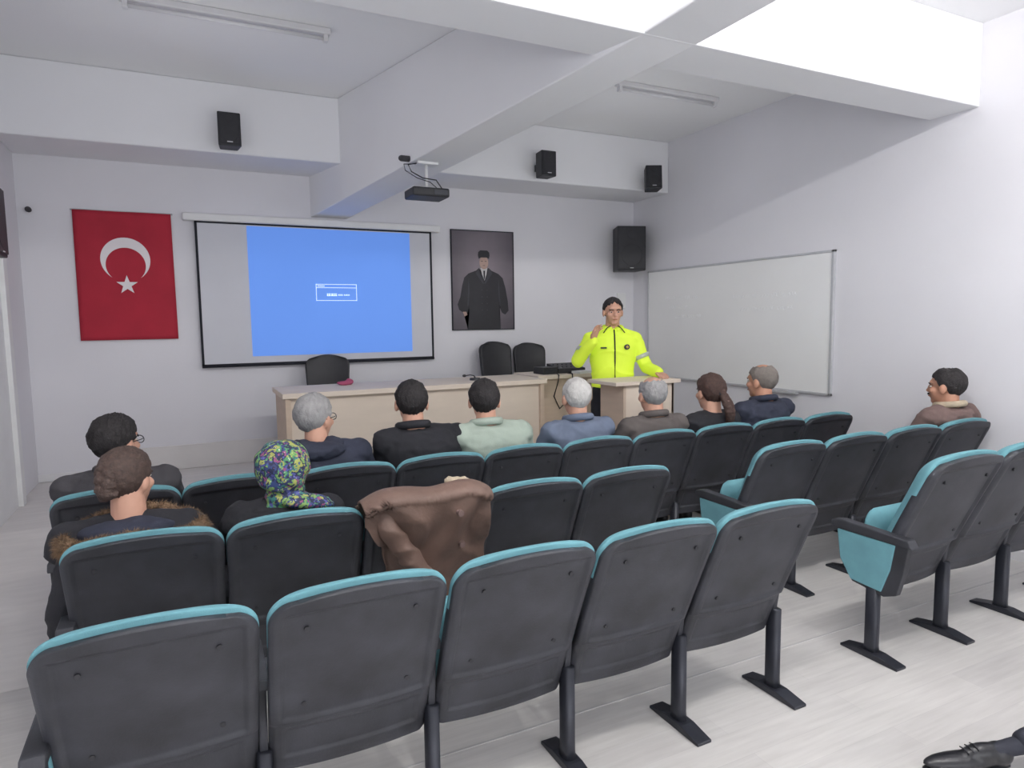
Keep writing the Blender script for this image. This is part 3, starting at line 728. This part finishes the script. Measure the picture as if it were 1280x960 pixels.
# far row
seated(-.3,3.46,(-.32,3.6,1.055),rad(-42),'person in charcoal jacket and glasses at the far left of farthest row','greyc',hs('hblack',vol=1.06,nape=-.075,fuzz=.08),glass=True,collar='greyc',sw=1.08)
b,MX,Np,S=seated(.69,3.46,(.585,3.55,1.105),rad(-48),'grey-haired person with glasses in navy hooded jacket','navy',hs('hgrey',vol=1.04,nape=-.07,fuzz=.06),glass=True,puff=.008,browm='hgrey',shx=.03)
bm=bmesh.new(); sph(bm,Np+V((0,-.09,-.02)),(.13,.07,.05)); sph(bm,Np+V((-.08,-.03,.0)),(.06,.07,.04)); sph(bm,Np+V((.08,-.03,.0)),(.06,.07,.04)); link('hood',blob_mesh('hood',bm,.009,M['navy'],4,.010,16),b)
seated(1.18,3.46,(1.115,3.56,1.148),rad(-12),'person with short dark hair in black suit jacket','blackc',hs('hblack',vol=1.03,nape=-.062,fuzz=.06),collar='blackc',sw=1.12,shx=.045)
seated(1.67,3.46,(1.555,3.55,1.132),rad(-22),'person with dark hair in pale sage jacket','sage',hs('hblack',vol=1.04,nape=-.075,fuzz=.07),collar='sage',puff=.006,sw=1.04,shx=.03)
seated(2.16,3.46,(2.185,3.55,1.11),rad(-8),'white-haired person in blue-grey suit jacket','bluegrey',hs('hwhite',vol=1.01,nape=-.055,fuzz=.05),collar='bluegrey',browm='hwhite',sw=1.05)
seated(2.65,3.46,(2.74,3.5,1.098),rad(-10),'balding grey-haired person in taupe jacket','taupe',hs('hgrey',vol=1.01,nape=-.055,top=.9,fuzz=.05),collar='taupe',browm='hgrey',sw=1.08)
b,MX,Np,S=seated(3.14,3.46,(3.22,3.48,1.09),rad(-5),'person with dark brown ponytail in black top','blackc',hs('hred',vol=1.05,nape=-.08,fuzz=.06),female=True,browm='hbrown')
bm=bmesh.new()
for k in range(9):
    t=k/8; p=MX@V((.012+.045*t,-.1-.045*math.sin(t*2.6),.01-.18*t)); sph(bm,p,(.03+.014*math.sin(t*3.1),.028,.03))
link('ponytail',blob_mesh('ponytail',bm,.006,M['hred'],5,.004,40),b)
bm=bmesh.new(); pts=[MX@V((.012+.024*math.cos(a),-.108+.012*math.sin(a),.012+.024*math.sin(a))) for a in [k*math.pi/6 for k in range(12)]]; tube(bm,pts,.007,6,closed=True); mk('hair_tie',bm,M['blackc'],b,True)
seated(3.63,3.46,(3.69,3.47,1.142),rad(14),'person with cropped grey hair in navy jacket looking left','navy',hs('hsalt',vol=1.0,nape=-.05,top=.65,fuzz=.015),skin='skin2',collar='navy',sw=1.12,browm='hsalt')
# row B
b,MX,Np,S=seated(-.16,2.71,(-.225,2.84,1.025),rad(-35),'person with pinned up brown hair and brown fur hood','blackc',hs('hbrown',vol=1.05,nape=-.085,fuzz=.05),female=True,puff=.014,kneey=.56,browm='hbrown',sw=1.1,shz=-.006,HS=1.0)
bm=bmesh.new()
for k in range(7):
    t=k/6; s=1 if k%2 else -1
    p=MX@V((s*.016,-.092-.018*math.sin(t*3.1)+.0,.062-.1*t)); sph(bm,p,(.028,.021,.021),rot=Matrix.Rotation(s*.6,4,'Y'))
sph(bm,(0,-.108,-.02),(.034,.026,.032),MX=MX)
link('braided_bun',blob_mesh('braided_bun',bm,.005,M['hbrown'],1,.003,60),b)
bm=bmesh.new(); sph(bm,Np+V((0,-.06,-.02)),(.16,.09,.045)); sph(bm,Np+V((0,-.02,-.03)),(.19,.1,.045)); link('hood',blob_mesh('hood',bm,.012,M['navy'],4,.008,14),b)
bm=bmesh.new(); cap(bm,(-.235,.06,.78),.06,(-.275,-.02,.6),.055); cap(bm,(-.275,-.02,.6),.05,(-.27,.02,.42),.045); link('coat_skirt',blob_mesh('coat_skirt',bm,.011,M['blackc'],4,.01,12),b)
bm=bmesh.new(); pts=[]; n=40; rr=[]
for k in range(n):
    a=2*math.pi*k/n; ca=math.cos(a)
    pts.append(Np+V((.22*math.sin(a)+.02,-.07-.15*ca,.012-.018*ca-.05*abs(math.sin(a))+.012*noise.noise(V((a*2,1,3)))))); rr.append(.024+.008*noise.noise(V((a*4,3,1))))
tube(bm,pts,rr,14,closed=True)
random.seed(3)
for k in range(13000):
    a=random.uniform(0,2*math.pi); i=int(a/(2*math.pi)*n)%n; c=pts[i].lerp(pts[(i+1)%n],random.random()); F=frame_to(pts[(i+1)%n]-pts[i]); q=random.uniform(0,2*math.pi)
    nrm=(F@V((math.cos(q),math.sin(q),0))).normalized(); tn=(F@V((0,0,1))).normalized(); p=c+nrm*rr[i]*.9
    cl=noise.noise(V((a*7,q*1.5,2)))
    tip=p+nrm*(random.uniform(.01,.028)+.012*cl)+tn*(random.uniform(-.012,.012)+.02*cl)+V((0,0,-.01)); w_=tn.cross(nrm)*.0016
    if random.random()<.5: w_=tn*.0016
    bm.faces.new((bm.verts.new(p-w_),bm.verts.new(p+w_),bm.verts.new(tip)))
mk('fur_trim',bm,M['fur'],b)
def nohair(MX,b): pass
b,MX,Np,S=seated(.335,2.71,(.335,2.86,1.008),rad(-12),'person wearing a colourful floral headscarf','blackc',nohair,female=True,kneey=.56,puff=.008,shz=0.006,HS=.98)
bm=bmesh.new(); sph(bm,(0,-.024,.018),(.115,.118,.106),MX=MX,seg=28); sph(bm,(0,-.04,-.03),(.1,.098,.07),MX=MX,seg=24); sph(bm,(.0,-.105,-.0),(.06,.036,.05),MX=MX)
cap(bm,MX@V((0,-.03,-.07)),.074,Np+V((0,-.015,.01)),.08); cap(bm,Np+V((.02,-.08,.014)),.038,Np+V((.15,-.07,-.012)),.032); cap(bm,Np+V((-.02,-.06,.0)),.036,Np+V((-.06,-.05,-.01)),.028); sph(bm,Np+V((.02,.04,-.01)),(.1,.08,.05))
me=blob_mesh('headscarf',bm,.0075,M['scarf'],5)
for v in me.vertices:
    c=v.co-Np; f=.003*math.sin(c.z*70+3*c.x*18)
    if c.z<.07: f+=.006*math.sin(c.z*120+c.x*25)
    v.co=v.co+v.normal*f
link('headscarf',me,b)
# right block
b,MX,Np,S=seated(4.435,2.71,(4.5,2.66,1.125),rad(14),'person in brown jacket with cream shearling collar by right wall','brownc',hs('hblack',vol=1.01,nape=-.06,top=.35,front=.09,fuzz=.03),skin='skin2',kneey=.56,mous=True,puff=.01,wr=.014,sw=1.02,shz=.012)
bm=bmesh.new(); pts=[]
for k in range(17):
    a=-math.pi*.8+1.6*math.pi*k/16; pts.append(Np+V((.084*math.sin(a),-.082*math.cos(a),.02+.012*math.cos(a))))
tube(bm,pts,[.01]+[.021]*15+[.01],12); mk('shearling_collar',bm,M['shear'],b,True)
# ------------------------------------------------------------------ officer
ox,oy=3.285,4.74; oth=rad(154)
OH=V((0,.02,1.665)); MX=Matrix.Translation(OH)@Matrix.Rotation(rad(4),4,'Z')@Matrix.Rotation(rad(-3),4,'X')
def otorso(bm,e,z0=.88):
    rings=[(0,0,.88,.165,.115),(0,0,.98,.162,.114),(0,0,1.1,.158,.11),(0,0,1.25,.172,.116),(0,0,1.38,.189,.115),(0,0,1.45,.181,.097),(0,-.005,1.49,.122,.08),(0,-.005,1.525,.062,.06)]
    loft(bm,[(a,b,c,hw+e,hd+e) for a,b,c,hw,hd in rings if c>=z0],30,2.3)
Rsh,Rel,Rwr=V((.184,0,1.435)),V((.312,.12,1.26)),V((.2,.235,1.425))
Lsh,Lel,Lwr=V((-.184,0,1.435)),V((-.285,.04,1.19)),V((-.34,.235,1.16))
bm=bmesh.new(); otorso(bm,-.012); head_prims(bm,MX); cap(bm,OH+V((0,-.02,-.05)),.058,(0,-.005,1.5),.062)
for a,b_,c in ((Rsh,Rel,Rwr),(Lsh,Lel,Lwr)): cap(bm,a,.047,b_,.04); cap(bm,b_,.04,c,.028)
hand(bm,Rwr,V((-.3,.05,.95)),V((-.6,.6,-.2)),.4,-1,1.0,6)
hand(bm,Lwr,V((-.1,1,-.14)),V((0,0,-1)),.16,1,1)
for s in (-1,1): 
    cap(bm,(s*.09,0,.9),.085,(s*.11,.01,.5),.055); cap(bm,(s*.11,.01,.5),.052,(s*.12,-.02,.1),.036); cap(bm,(s*.12,-.02,.08),.035,(s*.13,.1,.04),.028)
off=link('person',blob_mesh('person',bm,.006,M['skin'],3),None,(ox,oy,0),(0,0,oth)); tag(off,'standing police officer in bright yellow jacket speaking at the lectern','person')
bm=bmesh.new(); otorso(bm,.018,1.0); loft(bm,[(0,0,1.03,.18,.132),(0,0,1.1,.178,.13),(0,0,1.2,.18,.132)],30,2.3)
for s,a,b_,c in ((1,Rsh,Rel,Rwr),(-1,Lsh,Lel,Lwr)):
    sph(bm,a,(.07,.075,.066)); cap(bm,a,.065,b_,.055); cap(bm,b_,.055,c,.041); cap(bm,a+V((0,0,.02)),.048,(s*.05,0,1.5),.045)
me=blob_mesh('jacket',bm,.008,M['hiviz'],4)
for v in me.vertices:
    c=v.co; q=abs(math.sin(c.z*21+c.x*9*(1 if c.x>0 else -1)+1.4*noise.noise(c*6)))
    v.co=c+v.normal*(.008*(1-q)**2+.005*noise.noise(c*9))
link('jacket',me,off)
bm=bmesh.new(); pts=[]
for k in range(17):
    a=-math.pi*.93+1.86*math.pi*k/16; pts.append(V((.078*math.sin(a),-.074*math.cos(a)+.0,1.53+.012*math.cos(a))))
tube(bm,pts,.022,10); mk('collar',bm,M['hiviz'],off,True)
bm=bmesh.new(); tube(bm,[(0,.09,1.515),(0,.113,1.47),(0,.135,1.38),(0,.142,1.25),(0,.142,1.1),(0,.138,1.04)],.006,6); mk('zipper',bm,M['blackc'],off,True)
for s in (-1,1):
    bm=bmesh.new(); tube(bm,[(s*.03,.09,1.55),(s*.06,.08,1.53),(s*.09,.09,1.49)],.0045,6); mk('collar_piping',bm,M['blackc'],off,True)
for a,b_,r in ((Rsh.lerp(Rel,.55),Rsh.lerp(Rel,.7),.066),(Lsh.lerp(Lel,.55),Lsh.lerp(Lel,.68),.066)):
    bm=bmesh.new(); cone(bm,a,b_,r,r-.003,24); mk('reflective_band',bm,M['reflect'],off,True)
bm=bmesh.new(); cone(bm,(-.1,.12,1.37),(-.103,.142,1.372),.022,.022,20); o=mk('chest_badge',bm,M['navy'],off)
bm=bmesh.new(); cone(bm,(-.1,.136,1.37),(-.1035,.145,1.3725),.012,.012,10); mk('badge_emblem',bm,M['gold'],o)
bm=bmesh.new(); box(bm,.07,.12,.126,.143,1.36,1.372); mk('name_tape',bm,M['navy'],off)
bm=bmesh.new(); loft(bm,[(0,0,.82,.15,.12),(0,0,.9,.176,.128),(0,0,1.0,.170,.125),(0,0,1.05,.162,.12)],28,2.3)
for s in (-1,1): cap(bm,(s*.09,0,.88),.098,(s*.11,.01,.5),.078); cap(bm,(s*.11,.01,.5),.076,(s*.12,-.02,.09),.06)
link('trousers',blob_mesh('trousers',bm,.011,M['pants'],3,.006),off)
for s in (-1,1):
    bm=bmesh.new(); sph(bm,(s*.13,.08,.045),(.05,.15,.043)); sph(bm,(s*.12,-.02,.08),(.05,.065,.08)); box(bm,s*.125-.045,s*.125+.045,-.07,.19,.001,.025); link('boot',blob_mesh('boot',bm,.009,M['leather'],3),off)
hair_cap(MX,M['hblack'],off,vol=1.02,nape=-.06,front=.090,fuzz=.06,ear=.01); face_bits(MX,off,M['hblack'])
bm=bmesh.new(); box(bm,-.06,.06,-.02,0,-.09,.09); box(bm,-.03,.03,-.03,-.02,-.05,.0); tag(mk('switch_box',bm,M['white'],bevel=.004,loc=(4.62,6.5,1.82)),'small white switch box on the front wall behind the officer','switch')
# ------------------------------------------------------------------ brown jacket over chair
jx,jy=.835,2.71
bm=bmesh.new(); nu,nv=90,110; g=[]
def hem(u):
    P=[(0,.86),(.1,.78),(.22,.62),(.4,.43),(.58,.31),(.72,.28),(.84,.34),(.93,.44),(1,.56)]
    for (a,b_),(c,d_) in zip(P,P[1:]):
        if u<=c: return b_+(d_-b_)*smst(a,c,u)
    return P[-1][1]
def ridge(q):
    q=q-math.floor(q); return 1-abs(2*q-1)
for j in range(nv+1):
    row=[]
    for i in range(nu+1):
        u=i/nu; v=j/nv; x=-.265+.515*u
        topz=.945-.04*abs(2*u-1)**3+.012*math.sin(u*9)
        front=.14; back=topz-hem(u); arc=.11; tot=front+arc+back; d_=v*tot
        yt=base(topz)+.06
        if d_<front: z=topz-.03-(front-d_); y=base(z)+.115
        elif d_<front+arc:
            q=(d_-front)/arc*math.pi; y=yt-.035+.065*math.cos(q); z=topz-.03+.035*math.sin(q)
        else:
            z=topz-.03-(d_-front-arc); y=base(z)+.025*(x/.24)**2-.045
            k=min(1,(topz-z)/.10)
            wob=noise.noise(V((x*4,z*4,1)))
            f1=smst(0,1,ridge(x*5.2-(z-.9)*2.6*(x+.1)+wob*.8)); f2=smst(0,1,ridge(x*3.1+z*3.4+wob))**2
            f3=ridge(x*9+z*5+wob*1.5)**2
            y-=k*(.028*f1+.018*f2*(1-min(1,max(0,(z-.5)/.4)))+.008*f3+.004)
        nn=.004*noise.noise(V((x*12,y*8,z*12)))
        row.append(bm.verts.new((x+.012*noise.noise(V((z*10,x*6,7)))+.05*max(0,u-.3)*max(0,(.85-z)),y+nn,z+nn)))
    g.append(row)
for j in range(nv):
    for i in range(nu): bm.faces.new((g[j][i],g[j][i+1],g[j+1][i+1],g[j+1][i]))
jk=mk('draped_jacket',bm,M['suede'],None,True,loc=(jx,jy,0)); tag(jk,'brown suede jacket with cream lining draped over an empty chair','jacket')
s=jk.modifiers.new('s','SOLIDIFY'); s.thickness=.012; s.offset=1
bm=bmesh.new(); P=[(-.19,-.25,.9),(-.17,-.275,.8),(-.09,-.265,.68),(.0,-.235,.54)]
for a,b_ in zip(P,P[1:]): cap(bm,a,.045,b_,.042)
me=blob_mesh('sleeve',bm,.007,M['suede'],3)
for v in me.vertices:
    c=v.co; v.co=c+v.normal*(.008*ridge(c.z*14+c.x*5+noise.noise(c*7)*.7)**2-.004)
link('sleeve',me,jk)
bm=bmesh.new(); P=[(.1,-.2,.955),(.16,-.21,.951),(.215,-.22,.92),(.24,-.22,.85)]
for a,b_ in zip(P,P[1:]): cap(bm,a,.018,b_,.015)
link('shearling_lining',blob_mesh('shearling_lining',bm,.007,M['shear'],2,.006,40),jk)
bm=bmesh.new(); P=[(.09,-.11,.305),(.165,-.12,.345),(.22,-.14,.41),(.262,-.18,.53)]
for a,b_ in zip(P,P[1:]): cap(bm,a,.016,b_,.013)
link('shearling_lining',blob_mesh('shearling_lining',bm,.007,M['shear'],2,.006,40),jk)
for (x,z) in ((.1,.85),(.13,.70)):
    bm=bmesh.new(); y=base(z)-.095; cone(bm,(x,y+.04,z),(x,y-.004,z),.014,.012,16); mk('button',bm,M['brownc'],jk)
# ------------------------------------------------------------------ leg with shoe lower right
A=V((2.575,1.205,.085)); K=V((2.98,1.0,.2)); Hp=V((3.36,.84,.30))
bm=bmesh.new(); cap(bm,Hp,.075,K,.05); cap(bm,K,.048,A,.032); cap(bm,A,.032,A+V((-.2,.09,-.045)),.022)
lp=link('person',blob_mesh('person',bm,.01,M['pants'],2)); tag(lp,'person seated out of frame, only dark trouser leg and black shoe showing','person')
bm=bmesh.new(); cap(bm,Hp,.088,K,.066); cap(bm,K,.064,A+V((.02,-.01,.01)),.048); link('trousers',blob_mesh('trousers',bm,.01,M['pants'],3,.005),lp)
bm=bmesh.new(); dv=V((-.93,.36,0)).normalized(); rz=Matrix.Rotation(math.atan2(dv.y,dv.x),4,'Z'); C=Matrix.Translation((2.42,1.275,0))@rz
sph(bm,(.04,0,.036),(.15,.043,.028),MX=C); sph(bm,(-.09,0,.05),(.055,.038,.045),MX=C); sph(bm,(-.04,0,.055),(.09,.036,.038),MX=C)
sh=link('shoe',blob_mesh('shoe',bm,.006,M['leather'],3),lp)
bm=bmesh.new(); sph(bm,(.025,0,.012),(.165,.046,.012),MX=C); mk('sole',bm,M['black'],sh,True)
for k in range(3):
    bm=bmesh.new(); tube(bm,[C@V((.0+k*.018,-.022,.084-k*.006)),C@V((.004+k*.018,0,.093-k*.007)),C@V((.0+k*.018,.022,.084-k*.006))],.0025,6); mk('lace',bm,M['black'],sh,True)
# ------------------------------------------------------------------ camera
cd=bpy.data.cameras.new('camera'); cam=bpy.data.objects.new('camera',cd); COL.objects.link(cam)
cd.sensor_width=36; cd.lens=830/1280*36; cd.clip_start=.05
cam.matrix_world=Matrix.Translation((0,0,1.6))@Matrix.Rotation(rad(-26.08),4,'Z')@Matrix.Rotation(rad(90-5.41),4,'X')@Matrix.Rotation(rad(-.785),4,'Z')
SC.camera=cam
SC.view_settings.view_transform='Standard'
